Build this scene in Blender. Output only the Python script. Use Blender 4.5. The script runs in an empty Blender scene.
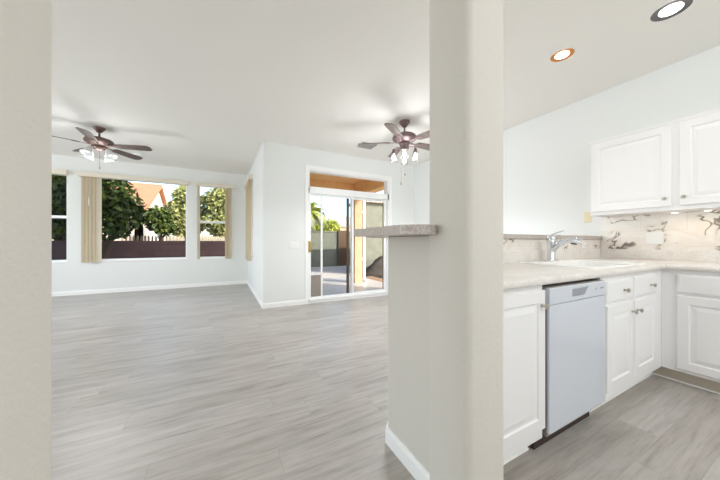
import bpy, bmesh, math, random
import numpy as np
from mathutils import Vector, Matrix

C = bpy.context.scene.collection
S = bpy.context.scene
PI = math.pi
R = math.radians
random.seed(5)

# ------------------------------------------------------------------ camera
cam_d = bpy.data.cameras.new('camera')
cam = bpy.data.objects.new('camera', cam_d)
C.objects.link(cam)
cam.location = (0, 0, 1.086)
cam.rotation_euler = (R(90), 0, R(-27.53))
cam_d.sensor_width = 36.0
cam_d.lens = 36.0 * 265.4 / 720.0
cam_d.shift_y = 2.1 / 720.0
cam_d.clip_start = 0.02
cam_d.clip_end = 300
S.camera = cam

# ------------------------------------------------------------------ world, sun, fill lights
w = bpy.data.worlds.new('sky')
S.world = w
w.use_nodes = True
wn = w.node_tree
wn.nodes.clear()
sky = wn.nodes.new('ShaderNodeTexSky')
sky.sky_type = 'NISHITA'
sky.sun_disc = False
sky.sun_elevation = R(31)
sky.sun_rotation = R(142)
sky.air_density = 1.0
sky.dust_density = 2.2
sky.ozone_density = 1.0
bg = wn.nodes.new('ShaderNodeBackground')
bg.inputs['Strength'].default_value = 0.44
wo = wn.nodes.new('ShaderNodeOutputWorld')
wn.links.new(sky.outputs[0], bg.inputs[0])
wn.links.new(bg.outputs[0], wo.inputs[0])

def sun_lamp():
    d = bpy.data.lights.new('sun', 'SUN')
    d.energy = 5.2
    d.angle = R(0.6)
    d.color = (1.0, 0.96, 0.90)
    o = bpy.data.objects.new('sun', d)
    C.objects.link(o)
    frm = Vector((0.5, -0.65, 0.5)).normalized()
    o.rotation_euler = frm.to_track_quat('Z', 'Y').to_euler()
sun_lamp()

def area(name, loc, aim, sx, sy, power, col):
    d = bpy.data.lights.new(name, 'AREA')
    d.shape = 'RECTANGLE'
    d.size, d.size_y = sx, sy
    d.energy = power
    d.color = col
    o = bpy.data.objects.new(name, d)
    C.objects.link(o)
    o.location = loc
    o.rotation_euler = (-Vector(aim)).to_track_quat('Z', 'Y').to_euler()
    return o
# added unseen fill lights behind the camera and at the living room side wall
area('back_fill_light', (1.3, -2.92, 1.3), (0, 1, 1.3), 4.2, 1.8, 32, (0.94, 0.98, 1.0))
area('living_fill_light', (-5.92, 3.6, 1.3), (1, 0, 1.3), 5.0, 1.8, 115, (0.94, 0.985, 1.0))  # added fill lamp standing before the unseen side opening
area('entry_fill_light', (-2.42, -1.2, 1.3), (1, 0, 0.7), 2.6, 1.6, 14, (0.94, 0.98, 1.0))
area('kitchen_fill_light', (1.9, -1.3, 2.70), (0.12, 0.3, -1), 2.2, 1.0, 56, (0.95, 0.98, 1.0))  # added fill from overhead, no such ceiling fixture

S.view_settings.view_transform = 'Standard'
S.view_settings.look = 'None'
S.view_settings.gamma = 1.0
S.view_settings.use_curve_mapping = False
S.view_settings.exposure = 0.23
S.cycles.max_bounces = 12
S.cycles.diffuse_bounces = 8
S.cycles.transparent_max_bounces = 16
S.cycles.sample_clamp_indirect = 4.0
S.cycles.use_denoising = True

# ------------------------------------------------------------------ materials
def lin(r, g, b):
    def f(c):
        c /= 255.0
        return c / 12.92 if c <= 0.04045 else ((c + 0.055) / 1.055) ** 2.4
    return (f(r), f(g), f(b), 1.0)

class Mat:
    def __init__(self, name, col=(200, 200, 200), rough=0.5, metal=0.0, spec=0.5):
        self.m = bpy.data.materials.new(name)
        self.m.use_nodes = True
        self.t = self.m.node_tree
        self.b = self.t.nodes['Principled BSDF']
        self.b.inputs['Base Color'].default_value = lin(*col)
        self.b.inputs['Roughness'].default_value = rough
        self.b.inputs['Metallic'].default_value = metal
        self.b.inputs['Specular IOR Level'].default_value = spec
    def n(self, kind, **kw):
        nd = self.t.nodes.new(kind)
        for k, v in kw.items():
            setattr(nd, k, v)
        return nd
    def l(self, a, b):
        self.t.links.new(a, b)
    def coord(self, scale=(1, 1, 1), rot=(0, 0, 0), loc=(0, 0, 0)):
        g = self.n('ShaderNodeNewGeometry')
        mp = self.n('ShaderNodeMapping')
        mp.inputs['Scale'].default_value = scale
        mp.inputs['Rotation'].default_value = rot
        mp.inputs['Location'].default_value = loc
        self.l(g.outputs['Position'], mp.inputs['Vector'])
        return mp.outputs['Vector']
    def noise(self, vec, scale, detail=3, rough=0.5, dist=0.0):
        n = self.n('ShaderNodeTexNoise')
        n.inputs['Scale'].default_value = scale
        n.inputs['Detail'].default_value = detail
        n.inputs['Roughness'].default_value = rough
        n.inputs['Distortion'].default_value = dist
        self.l(vec, n.inputs['Vector'])
        return n.outputs['Fac']
    def ramp(self, fac, stops):
        r = self.n('ShaderNodeValToRGB')
        e = r.color_ramp.elements
        while len(e) < len(stops):
            e.new(0.5)
        for i, (p, c) in enumerate(stops):
            e[i].position = p
            e[i].color = lin(*c) if max(c) > 2.0 else (c[0], c[1], c[2], 1)
        self.l(fac, r.inputs['Fac'])
        return r.outputs['Color']
    def mix(self, fac, a, b, mode='MIX'):
        m = self.n('ShaderNodeMix', data_type='RGBA', blend_type=mode)
        for sock, v in ((m.inputs[0], fac), (m.inputs[6], a), (m.inputs[7], b)):
            if hasattr(v, 'is_linked') or hasattr(v, 'node'):
                self.l(v, sock)
            else:
                sock.default_value = v
        return m.outputs[2]
    def math(self, op, a, b=0.0):
        m = self.n('ShaderNodeMath', operation=op)
        for sock, v in ((m.inputs[0], a), (m.inputs[1], b)):
            if hasattr(v, 'node'):
                self.l(v, sock)
            else:
                sock.default_value = v
        return m.outputs[0]
    def color(self, c):
        self.l(c, self.b.inputs['Base Color'])
    def bump(self, h, strength=0.2, dist=0.01):
        b = self.n('ShaderNodeBump')
        b.inputs['Strength'].default_value = strength
        b.inputs['Distance'].default_value = dist
        self.l(h, b.inputs['Height'])
        self.l(b.outputs['Normal'], self.b.inputs['Normal'])

def paint(name, col, bump=0.12, scale=90, rough=0.75):
    m = Mat(name, col, rough, spec=0.25)
    m.bump(m.noise(m.coord(), scale, 3, 0.55), bump, 0.004)
    return m.m

WALL = paint('wall_paint_cool_white', (235, 237, 236))
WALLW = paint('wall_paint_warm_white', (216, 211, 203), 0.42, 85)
CEIL = paint('ceiling_paint', (243, 241, 236), 0.06, 90)
TRIM = Mat('trim_white_paint', (250, 250, 249), 0.4).m
CAB = Mat('cabinet_white_paint', (240, 239, 239), 0.38).m
CABIN = Mat('cabinet_toe_beige', (205, 196, 182), 0.6).m
VINYL = Mat('vinyl_white', (248, 249, 249), 0.35).m
DW = Mat('dishwasher_white_enamel', (208, 213, 222), 0.16).m
DWGREY = Mat('dishwasher_grey_plastic', (150, 154, 160), 0.4).m
DWSIDE = Mat('dishwasher_side_grey', (150, 143, 138), 0.5).m
DARK = Mat('dark_void', (60, 46, 40), 0.8).m
NICKEL = Mat('brushed_nickel', (190, 184, 174), 0.28, 1.0).m
CHROME = Mat('chrome', (222, 224, 228), 0.1, 1.0).m
BRASS = Mat('brass', (200, 165, 85), 0.3, 1.0).m
SINKM = Mat('sink_white_enamel', (245, 245, 243), 0.2).m
PLATE = Mat('plate_white_plastic', (240, 240, 238), 0.4).m
PLATEB = Mat('plate_almond_plastic', (232, 220, 186), 0.4).m
SLOT = Mat('slot_dark', (70, 66, 60), 0.6).m
FANBR = Mat('fan_bronze', (112, 92, 84), 0.42, 0.4).m
FANPK = Mat('fan_rose_bronze', (122, 102, 102), 0.36, 0.45).m
BRONZE = Mat('bronze_aluminium', (96, 76, 58), 0.45, 0.3).m
BAFC = Mat('copper_reflector', (214, 138, 62), 0.28, 0.85).m
BAFG = Mat('pewter_reflector', (120, 116, 118), 0.28, 0.85).m
GREY = Mat('petdoor_flap_grey', (150, 140, 132), 0.5).m
VENTM = Mat('vent_grey_metal', (150, 149, 147), 0.5).m
VENTD = Mat('vent_dark', (96, 92, 88), 0.8).m
BARK = Mat('bark', (84, 66, 52), 0.9).m
GREENSTRIP = Mat('green_edge_frame', (60, 84, 76), 0.4).m

def blade_mat(name, a, b):
    m = Mat(name, a, 0.45)
    m.color(m.ramp(m.noise(m.coord((12, 12, 60)), 2.0, 4, 0.6), [(0.3, a), (0.7, b)]))
    return m.m
BLADE1 = blade_mat('fan_blade_dark_walnut', (76, 64, 57), (102, 86, 77))
BLADE2 = blade_mat('fan_blade_weathered_taupe', (94, 80, 73), (116, 101, 92))

def blinds_mat():
    m = Mat('blind_tan_vinyl', (186, 172, 146), 0.55)
    return m.m
BLIND = blinds_mat()
BLIND.node_tree.nodes['Principled BSDF'].inputs['Base Color'].default_value = lin(224, 213, 190)
VAL = Mat('valance_cream', (230, 222, 206), 0.5).m

def glass(name, tint=(1, 1, 1), refl=0.05):
    m = bpy.data.materials.new(name)
    m.use_nodes = True
    t = m.node_tree
    t.nodes.clear()
    o = t.nodes.new('ShaderNodeOutputMaterial')
    tr = t.nodes.new('ShaderNodeBsdfTransparent')
    tr.inputs[0].default_value = (*tint, 1)
    gl = t.nodes.new('ShaderNodeBsdfGlossy')
    gl.inputs['Roughness'].default_value = 0.02
    mx = t.nodes.new('ShaderNodeMixShader')
    fr = t.nodes.new('ShaderNodeLayerWeight')
    fr.inputs['Blend'].default_value = 0.25
    mt = t.nodes.new('ShaderNodeMath')
    mt.operation = 'MULTIPLY_ADD'
    mt.inputs[1].default_value = 0.2
    mt.inputs[2].default_value = refl
    t.links.new(fr.outputs['Fresnel'], mt.inputs[0])
    t.links.new(mt.outputs[0], mx.inputs[0])
    t.links.new(tr.outputs[0], mx.inputs[1])
    t.links.new(gl.outputs[0], mx.inputs[2])
    t.links.new(mx.outputs[0], o.inputs[0])
    return m
GLASS = glass('window_glass', (0.97, 0.985, 0.98), 0.0)
JAR = glass('lamp_clear_glass', (0.97, 0.97, 0.97), 0.05)

def emit(name, col, strength):
    m = Mat(name, (255, 255, 255), 0.5)
    m.b.inputs['Emission Color'].default_value = (*col, 1)
    m.b.inputs['Emission Strength'].default_value = strength
    return m.m
LAMP = emit('lamp_white_glow', (1.0, 0.95, 0.86), 9.0)
LAMPW = emit('lamp_warm_glow', (1.0, 0.82, 0.55), 8.0)
BULB = emit('bulb_soft_glow', (1.0, 0.97, 0.93), 0.9)
def frosted():
    m = Mat('frosted_glass_shade', (214, 218, 218), 0.25)
    m.b.inputs['Transmission Weight'].default_value = 0.15
    m.b.inputs['Emission Color'].default_value = (1, 0.98, 0.95, 1)
    m.b.inputs['Emission Strength'].default_value = 0.03
    return m.m
FROST = frosted()

def floor_mat():
    m = Mat('vinyl_plank_floor', (170, 162, 156), 0.36, spec=0.4)
    g = m.n('ShaderNodeNewGeometry')
    sp = m.n('ShaderNodeSeparateXYZ')
    m.l(g.outputs['Position'], sp.inputs[0])
    PW, PL = 0.182, 1.22
    row = m.math('DIVIDE', m.math('ADD', sp.outputs['Y'], 20.03), PW)
    rowi = m.math('FLOOR', row)
    rowf = m.math('FRACT', row)
    wn1 = m.n('ShaderNodeTexWhiteNoise', noise_dimensions='1D')
    m.l(rowi, wn1.inputs['W'])
    col = m.math('ADD', m.math('DIVIDE', m.math('ADD', sp.outputs['X'], 20.0), PL), wn1.outputs['Value'])
    coli = m.math('FLOOR', col)
    colf = m.math('FRACT', col)
    pid = m.math('ADD', m.math('MULTIPLY', rowi, 17.31), m.math('MULTIPLY', coli, 5.77))
    wn2 = m.n('ShaderNodeTexWhiteNoise', noise_dimensions='1D')
    m.l(pid, wn2.inputs['W'])
    tone = m.ramp(wn2.outputs['Value'], [(0.0, (176, 170, 164)), (0.5, (181, 176, 171)), (1.0, (187, 182, 178))])
    # grain runs along the plank and differs from plank to plank
    cb = m.n('ShaderNodeCombineXYZ')
    m.l(m.math('MULTIPLY', sp.outputs['X'], 1.0), cb.inputs[0])
    m.l(m.math('MULTIPLY', sp.outputs['Y'], 11.0), cb.inputs[1])
    m.l(m.math('MULTIPLY', wn2.outputs['Value'], 40.0), cb.inputs[2])
    g1 = m.noise(cb.outputs[0], 2.0, 5, 0.62, 0.3)
    grain = m.ramp(g1, [(0.26, (0.74, 0.73, 0.72)), (0.5, (0.98, 0.975, 0.97)), (0.74, (1.12, 1.12, 1.12))])
    cb2 = m.n('ShaderNodeCombineXYZ')
    m.l(m.math('MULTIPLY', sp.outputs['X'], 0.9), cb2.inputs[0])
    m.l(m.math('MULTIPLY', sp.outputs['Y'], 4.0), cb2.inputs[1])
    m.l(m.math('MULTIPLY', wn2.outputs['Value'], 23.0), cb2.inputs[2])
    g2 = m.noise(cb2.outputs[0], 2.6, 4, 0.62, 0.6)
    blotch = m.ramp(g2, [(0.3, (0.86, 0.845, 0.825)), (0.52, (1, 1, 1)), (0.75, (1.06, 1.055, 1.05))])
    c = m.mix(1.0, tone, grain, 'MULTIPLY')
    c = m.mix(1.0, c, blotch, 'MULTIPLY')
    cb3 = m.n('ShaderNodeCombineXYZ')
    m.l(m.math('MULTIPLY', sp.outputs['X'], 1.6), cb3.inputs[0])
    m.l(m.math('MULTIPLY', sp.outputs['Y'], 34.0), cb3.inputs[1])
    m.l(m.math('MULTIPLY', wn2.outputs['Value'], 31.0), cb3.inputs[2])
    g3 = m.noise(cb3.outputs[0], 2.0, 4, 0.65, 0.2)
    c = m.mix(1.0, c, m.ramp(g3, [(0.30, (0.80, 0.78, 0.76)), (0.46, (1, 1, 1)), (0.75, (1.05, 1.05, 1.05))]), 'MULTIPLY')
    e1 = m.math('LESS_THAN', rowf, 0.014)
    e2 = m.math('LESS_THAN', colf, 0.0022)
    c = m.mix(m.math('MULTIPLY', m.math('MAXIMUM', e1, e2), 0.3), c, lin(120, 112, 104))
    m.color(c)
    return m.m
FLOOR = floor_mat()

def counter_mat(name, base, spk, spk2):
    m = Mat(name, base, 0.3)
    a = m.noise(m.coord(), 120, 3, 0.7)
    b = m.noise(m.coord(loc=(4, 2, 7)), 9, 3, 0.6)
    c1 = m.ramp(a, [(0.36, spk), (0.5, base), (0.66, spk2)])
    c2 = m.ramp(b, [(0.3, (0.93, 0.90, 0.88)), (0.6, (1.02, 1.02, 1.02))])
    m.color(m.mix(1.0, c1, c2, 'MULTIPLY'))
    return m.m
COUNTER = counter_mat('counter_speckled_laminate', (230, 226, 221), (219, 213, 207), (238, 236, 233))
LEDGE = counter_mat('bar_speckled_laminate', (190, 181, 175), (164, 153, 148), (208, 201, 196))

def marble_tile(swap):
    m = Mat('marble_tile_' + ('east' if swap else 'sink'), (226, 218, 208), 0.22)
    rot = (0, 0, 0)
    g = m.n('ShaderNodeNewGeometry')
    sp = m.n('ShaderNodeSeparateXYZ')
    m.l(g.outputs['Position'], sp.inputs[0])
    cb = m.n('ShaderNodeCombineXYZ')
    m.l(sp.outputs['Y' if swap else 'X'], cb.inputs[0])
    m.l(sp.outputs['Z'], cb.inputs[1])
    v = cb.outputs[0]
    mp = m.n('ShaderNodeMapping')
    mp.inputs['Rotation'].default_value = (0, 0, R(28 if swap else -28))
    mp.inputs['Scale'].default_value = (0.95, 1.35, 1)
    mp.inputs['Location'].default_value = (0.35, 0.6, 0)
    m.l(v, mp.inputs['Vector'])
    n1 = m.noise(mp.outputs[0], 4.6, 2, 0.5, 0.9)
    ridge = m.math('ABSOLUTE', m.math('SUBTRACT', n1, 0.5))
    thin = m.ramp(ridge, [(0.0, (1, 1, 1)), (0.008, (1, 1, 1)), (0.026, (0, 0, 0))])
    msk = m.ramp(m.noise(v, 6.0, 1, 0.5), [(0.50, (0, 0, 0)), (0.57, (1, 1, 1))])
    vein = m.mix(1.0, thin, msk, 'MULTIPLY')
    wide = m.ramp(ridge, [(0.0, (1, 1, 1)), (0.11, (0, 0, 0))])
    warm = m.mix(m.math('MULTIPLY', wide, 0.2), lin(238, 233, 227), lin(206, 180, 154))
    c = m.mix(m.math('MULTIPLY', vein, 0.85), warm, lin(96, 80, 68))
    br = m.n('ShaderNodeTexBrick', offset=0.5)
    m.l(v, br.inputs['Vector'])
    br.inputs['Scale'].default_value = 1.0
    br.inputs['Brick Width'].default_value = 0.30
    br.inputs['Row Height'].default_value = 0.15
    br.inputs['Mortar Size'].default_value = 0.0015
    br.inputs['Color1'].default_value = (1, 1, 1, 1)
    br.inputs['Color2'].default_value = (0.97, 0.97, 0.97, 1)
    br.inputs['Mortar'].default_value = (0.86, 0.84, 0.82, 1)
    m.color(m.mix(1.0, c, br.outputs['Color'], 'MULTIPLY'))
    return m.m
MARBLE_E = marble_tile(True)
MARBLE_S = marble_tile(False)

def noisy(name, a, b, scale, rough=0.85, bump=0.0, stretch=(1, 1, 1)):
    m = Mat(name, a, rough, spec=0.2)
    f = m.noise(m.coord(stretch), scale, 4, 0.6)
    m.color(m.ramp(f, [(0.32, a), (0.68, b)]))
    if bump:
        m.bump(f, bump, 0.02)
    return m.m
GRAVEL = noisy('gravel', (196, 188, 178), (158, 150, 140), 30, 0.95, 0.3)
CONC = noisy('patio_concrete', (152, 124, 96), (134, 108, 84), 3, 0.8)
PSTUC = noisy('patio_tan_stucco', (236, 192, 136), (226, 178, 122), 6, 0.9)
POSTST = noisy('post_cream_stucco', (182, 156, 128), (172, 146, 118), 8, 0.9)
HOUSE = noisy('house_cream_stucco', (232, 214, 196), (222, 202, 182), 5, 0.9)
HOUSE_SHADE = noisy('house_stucco_shaded', (196, 182, 168), (184, 170, 156), 5, 0.9)  # duller copy of the house stucco, wall shade put into the colour
PICK = noisy('weathered_pickets', (184, 162, 130), (150, 130, 102), 9, 0.9)
GWALL = noisy('garden_wall_grey_stucco', (122, 124, 112), (106, 109, 98), 4, 0.9)
HEAP = noisy('heap_dark_soil', (84, 78, 72), (46, 42, 40), 18, 0.95, 0.6)

def block_mat():
    m = Mat('dark_block_wall', (96, 72, 70), 0.9)
    g = m.n('ShaderNodeNewGeometry')
    sp = m.n('ShaderNodeSeparateXYZ')
    m.l(g.outputs['Position'], sp.inputs[0])
    cb = m.n('ShaderNodeCombineXYZ')
    m.l(sp.outputs['X'], cb.inputs[0])
    m.l(sp.outputs['Z'], cb.inputs[1])
    br = m.n('ShaderNodeTexBrick', offset=0.5)
    m.l(cb.outputs[0], br.inputs['Vector'])
    br.inputs['Scale'].default_value = 1.0
    br.inputs['Brick Width'].default_value = 0.4
    br.inputs['Row Height'].default_value = 0.2
    br.inputs['Mortar Size'].default_value = 0.008
    br.inputs['Color1'].default_value = lin(94, 72, 70)
    br.inputs['Color2'].default_value = lin(84, 64, 64)
    br.inputs['Mortar'].default_value = lin(74, 58, 58)
    m.color(br.outputs['Color'])
    return m.m
BLOCK = block_mat()

def roof_mat(name, a, b):
    m = Mat(name, a, 0.85)
    v = m.coord((1, 1, 1))
    wv = m.n('ShaderNodeTexWave', bands_direction='X', wave_profile='SIN')
    wv.inputs['Scale'].default_value = 5.0
    m.l(v, wv.inputs['Vector'])
    f = m.math('MULTIPLY', m.math('ADD', wv.outputs['Fac'], m.noise(v, 6, 3)), 0.5)
    m.color(m.ramp(f, [(0.25, a), (0.75, b)]))
    m.bump(wv.outputs['Fac'], 0.6, 0.05)
    return m.m
TILE = roof_mat('roof_clay_tile', (160, 104, 74), (200, 146, 108))
TILEG = roof_mat('roof_grey_tile', (150, 146, 142), (176, 172, 168))

def leaf_mat(name, a, b, c):
    m = Mat(name, a, 0.6, spec=0.3)
    f = m.noise(m.coord(), 5.0, 3, 0.7)
    m.color(m.ramp(f, [(0.3, a), (0.5, b), (0.72, c)]))
    m.b.inputs['Subsurface Weight'].default_value = 0.0
    return m.m
LEAFD = leaf_mat('leaf_dark_green', (30, 40, 18), (56, 74, 28), (116, 124, 46))
LEAFO = leaf_mat('leaf_olive_green', (104, 108, 62), (142, 146, 90), (182, 180, 124))
LEAFY = leaf_mat('leaf_yellow_green', (110, 126, 50), (168, 176, 72), (214, 208, 120))

# ------------------------------------------------------------------ builders
def tag(o, label=None, cat=None, group=None, kind=None):
    for k, v in (('label', label), ('category', cat), ('group', group), ('kind', kind)):
        if v:
            o[k] = v
    return o

def finish(name, bm, mat, parent=None, smooth=False, auto=None):
    """link a bmesh built in world coordinates as one object under parent"""
    bmesh.ops.recalc_face_normals(bm, faces=bm.faces)
    if parent is not None:
        root = parent
        off = Vector((0, 0, 0))
        while root is not None:
            off += root.location
            root = root.parent
        bmesh.ops.translate(bm, verts=bm.verts, vec=-off)
    me = bpy.data.meshes.new(name)
    bm.to_mesh(me)
    bm.free()
    for m in (mat if isinstance(mat, (list, tuple)) else [mat]):
        me.materials.append(m)
    if smooth:
        for p in me.polygons:
            p.use_smooth = True
        if auto is not None:
            try:
                me.set_sharp_from_angle(angle=R(auto))
            except Exception:
                pass
    o = bpy.data.objects.new(name, me)
    C.objects.link(o)
    if parent is not None:
        o.parent = parent
    return o

def thing(name, label, cat, loc=(0, 0, 0), group=None, kind=None):
    o = bpy.data.objects.new(name, None)
    o.empty_display_size = 0.1
    C.objects.link(o)
    o.location = loc
    return tag(o, label, cat, group, kind)

def box(bm, a, b, bev=0.0, seg=2):
    a, b = [min(p, q) for p, q in zip(a, b)], [max(p, q) for p, q in zip(a, b)]
    r = bmesh.ops.create_cube(bm, size=1.0)
    vs = r['verts']
    for v in vs:
        v.co = Vector([(a[i] + b[i]) / 2 + v.co[i] * (b[i] - a[i]) for i in range(3)])
    if bev > 0:
        es = list({e for v in vs for e in v.link_edges})
        bmesh.ops.bevel(bm, geom=es, offset=bev, segments=seg, affect='EDGES', profile=0.5)

def bx(a, b, bev=0.0, seg=2):
    bm = bmesh.new()
    box(bm, a, b, bev, seg)
    return bm

def rbox(bm, c, half, ax, ang, bev=0.0):
    """box of half sizes at c rotated by ang about axis ax"""
    n0 = set(bm.verts)
    box(bm, [-h for h in half], half, bev)
    vs = [v for v in bm.verts if v not in n0]
    M = Matrix.Translation(Vector(c)) @ Matrix.Rotation(ang, 4, ax)
    bmesh.ops.transform(bm, matrix=M, verts=vs)

def loops(bm, rings, cap0=True, cap1=True, closed=True):
    vr = [[bm.verts.new(p) for p in ring] for ring in rings]
    for a, b in zip(vr, vr[1:]):
        n = len(a)
        for i in range(n if closed else n - 1):
            j = (i + 1) % n
            bm.faces.new((a[i], a[j], b[j], b[i]))
    if cap0:
        bm.faces.new(vr[0])
    if cap1:
        bm.faces.new(vr[-1])

def lathe(bm, prof, c=(0, 0, 0), n=28, X=(1, 0, 0), Y=(0, 1, 0), Z=(0, 0, 1), cap0=True, cap1=True):
    c, X, Y, Z = Vector(c), Vector(X), Vector(Y), Vector(Z)
    rings = []
    for r, z in prof:
        rings.append([c + X * (r * math.cos(2 * PI * i / n)) + Y * (r * math.sin(2 * PI * i / n)) + Z * z for i in range(n)])
    loops(bm, rings, cap0, cap1)

def frame_of(d):
    d = Vector(d).normalized()
    up = Vector((0, 0, 1)) if abs(d.z) < 0.95 else Vector((1, 0, 0))
    x = d.cross(up).normalized()
    return x, x.cross(d).normalized(), d

def tube(bm, pts, rad, n=12, flat=1.0):
    pts = [Vector(p) for p in pts]
    rr = rad if isinstance(rad, (list, tuple)) else [rad] * len(pts)
    rings = []
    for i, p in enumerate(pts):
        d = (pts[min(i + 1, len(pts) - 1)] - pts[max(i - 1, 0)])
        x, y, _ = frame_of(d)
        rings.append([p + x * (rr[i] * math.cos(2 * PI * k / n)) + y * (rr[i] * flat * math.sin(2 * PI * k / n)) for k in range(n)])
    loops(bm, rings)

def prism(bm, poly, z0, z1, P=None):
    """extrude a 2-D polygon from z0 to z1; P maps (u, v, w) to world"""
    P = P or (lambda u, v, q: (u, v, q))
    loops(bm, [[P(u, v, z0) for u, v in poly], [P(u, v, z1) for u, v in poly]])

def rounded(poly, rads, seg=6):
    out = []
    n = len(poly)
    for i in range(n):
        p0, p, p1 = Vector(poly[i - 1]), Vector(poly[i]), Vector(poly[(i + 1) % n])
        r = rads[i] if isinstance(rads, (list, tuple)) else rads
        if r <= 0:
            out.append(tuple(p))
            continue
        a, b = (p0 - p).normalized(), (p1 - p).normalized()
        ang = a.angle(b)
        d = r / math.tan(ang / 2)
        c = p + (a + b).normalized() * (r / math.sin(ang / 2))
        s, e = p + a * d - c, p + b * d - c
        a0, a1 = math.atan2(s.y, s.x), math.atan2(e.y, e.x)
        da = (a1 - a0 + PI) % (2 * PI) - PI
        for k in range(seg + 1):
            t = a0 + da * k / seg
            out.append((c.x + r * math.cos(t), c.y + r * math.sin(t)))
    return out

def panel(bm, u0, u1, v0, v1, holes, t, P):
    """slab with rectangular holes in the (u, v) plane, thickness t along w"""
    us = sorted({u0, u1, *[h[0] for h in holes], *[h[1] for h in holes]})
    vs = sorted({v0, v1, *[h[2] for h in holes], *[h[3] for h in holes]})
    us = [u for u in us if u0 <= u <= u1]
    vs = [v for v in vs if v0 <= v <= v1]
    nu, nv = len(us) - 1, len(vs) - 1
    def solid(i, j):
        if i < 0 or j < 0 or i >= nu or j >= nv:
            return False
        u, v = (us[i] + us[i + 1]) / 2, (vs[j] + vs[j + 1]) / 2
        return not any(h[0] < u < h[1] and h[2] < v < h[3] for h in holes)
    V = {}
    def vert(i, j, k):
        if (i, j, k) not in V:
            V[(i, j, k)] = bm.verts.new(P(us[i], vs[j], t * k))
        return V[(i, j, k)]
    for i in range(nu):
        for j in range(nv):
            if not solid(i, j):
                continue
            for k in (0, 1):
                bm.faces.new([vert(i, j, k), vert(i + 1, j, k), vert(i + 1, j + 1, k), vert(i, j + 1, k)])
            for (di, dj, e) in ((-1, 0, ((i, j), (i, j + 1))), (1, 0, ((i + 1, j), (i + 1, j + 1))),
                                (0, -1, ((i, j), (i + 1, j))), (0, 1, ((i, j + 1), (i + 1, j + 1)))):
                if not solid(i + di, j + dj):
                    (a, b), (c, d) = e
                    bm.faces.new([vert(a, b, 0), vert(c, d, 0), vert(c, d, 1), vert(a, b, 1)])

def frame_ring(bm, u0, u1, v0, v1, fw, t, P, bars=()):
    """rectangular frame with optional horizontal or vertical bars"""
    def bar(a, b, c, d):
        pts = [P(a, c, 0), P(b, c, 0), P(b, d, 0), P(a, d, 0)], [P(a, c, t), P(b, c, t), P(b, d, t), P(a, d, t)]
        loops(bm, pts)
    bar(u0, u1, v0, v0 + fw)
    bar(u0, u1, v1 - fw, v1)
    bar(u0, u0 + fw, v0 + fw, v1 - fw)
    bar(u1 - fw, u1, v0 + fw, v1 - fw)
    for a, b, c, d in bars:
        bar(a, b, c, d)

def copy_tree(o, parent=None):
    c = o.copy()
    C.objects.link(c)
    if parent is not None:
        c.parent = parent
    for ch in list(o.children):
        copy_tree(ch, c)
    return c

def dup(root, loc, label=None, rz=None):
    c = copy_tree(root)
    c.location = loc
    if rz is not None:
        c.rotation_euler = (0, 0, rz)
    if label:
        c['label'] = label
    return c

def struct(name, bm, mat, label, cat, **kw):
    return tag(finish(name, bm, mat, **kw), label, cat, kind='structure')

# ------------------------------------------------------------------ key planes (metres)
YW, YD, XN, XE = 7.54, 4.567, 0.60, 3.70        # far wall, door wall, nook wall, right wall
YF, YB, XR = 0.758, 1.379, 3.079                # sink-run face, sink backsplash, right-run face
ZC = 2.735
CT = 0.914

# ------------------------------------------------------------------ setting: shell
struct('floor', bx((-6.1, -3.1, -0.12), (3.85, 7.69, 0)), FLOOR, 'grey brown vinyl plank floor running through the rooms', 'floor')

def ceil_z(y):
    s = max(0.0, y - 4.45)
    return ZC + (0.0377 * s if s > 0.6 else 0.0377 * s * s / 1.2 + (0 if s <= 0 else 0)) if s <= 0.6 else ZC + 0.0377 * (s - 0.3) * 1.03
bm = bmesh.new()
ys = [-3.1, 4.45] + [4.45 + 0.1 * i for i in range(1, 8)] + [5.8, 6.5, 7.69]
prof = [(y, ceil_z(y)) for y in ys] + [(7.69, 3.15), (-3.1, 3.15)]
loops(bm, [[(-6.1, y, z) for y, z in prof], [(3.85, y, z) for y, z in prof]])
struct('ceiling', bm, CEIL, 'smooth off white ceiling', 'ceiling')

def wall_y(name, y, u0, u1, holes, label, t=0.15, mat=WALL, z1=2.95):
    bm = bmesh.new()
    panel(bm, u0, u1, 0, z1, holes, t, lambda u, v, q: (u, y + q, v))
    return struct(name, bm, mat, label, 'wall')
def wall_x(name, x, u0, u1, holes, label, t=0.15, mat=WALL, z1=2.95):
    bm = bmesh.new()
    panel(bm, u0, u1, 0, z1, holes, t, lambda u, v, q: (x + q, u, v))
    return struct(name, bm, mat, label, 'wall')

WZ0, WZ1 = 0.69, 2.49
W_L, W_M, W_R = (-3.72, -2.79), (-2.551, -0.735), (-0.51, 0.235)
W_N = (6.19, 7.233)
DX0, DX1, DZ1 = 1.345, 3.06, 2.385
wall_y('wall_far', YW, -6.1, XN + 0.15, [(*W_L, WZ0, WZ1), (*W_M, WZ0, WZ1), (*W_R, WZ0, WZ1)], 'pale far wall of the living room with three windows')
wall_x('wall_nook', XN, YD, YW, [(*W_N, WZ0, WZ1)], 'pale side wall with the narrow window')
wall_y('wall_patio_door', YD, XN + 0.15, XE, [(DX0, DX1, -1, DZ1)], 'pale wall around the sliding patio door')
wall_x('wall_right', XE, -3.1, YD + 0.15, [], 'pale wall behind the kitchen upper cabinets')
wall_y('wall_back', -3.1, -2.65, XE, [], 'wall behind the camera', 0.15)
wall_x('wall_living_side', -6.1, -0.1, YW, [(1.1, 6.1, 0.4, 2.6)], 'far left wall of the living room with a window opening', 0.15)
wall_y('wall_living_back', 0.62, -6.1, -2.5, [], 'wall closing the living room', 0.15)
wall_x('wall_hall', -2.65, -3.1, 0.62, [], 'side wall of the entry', 0.15)

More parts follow.
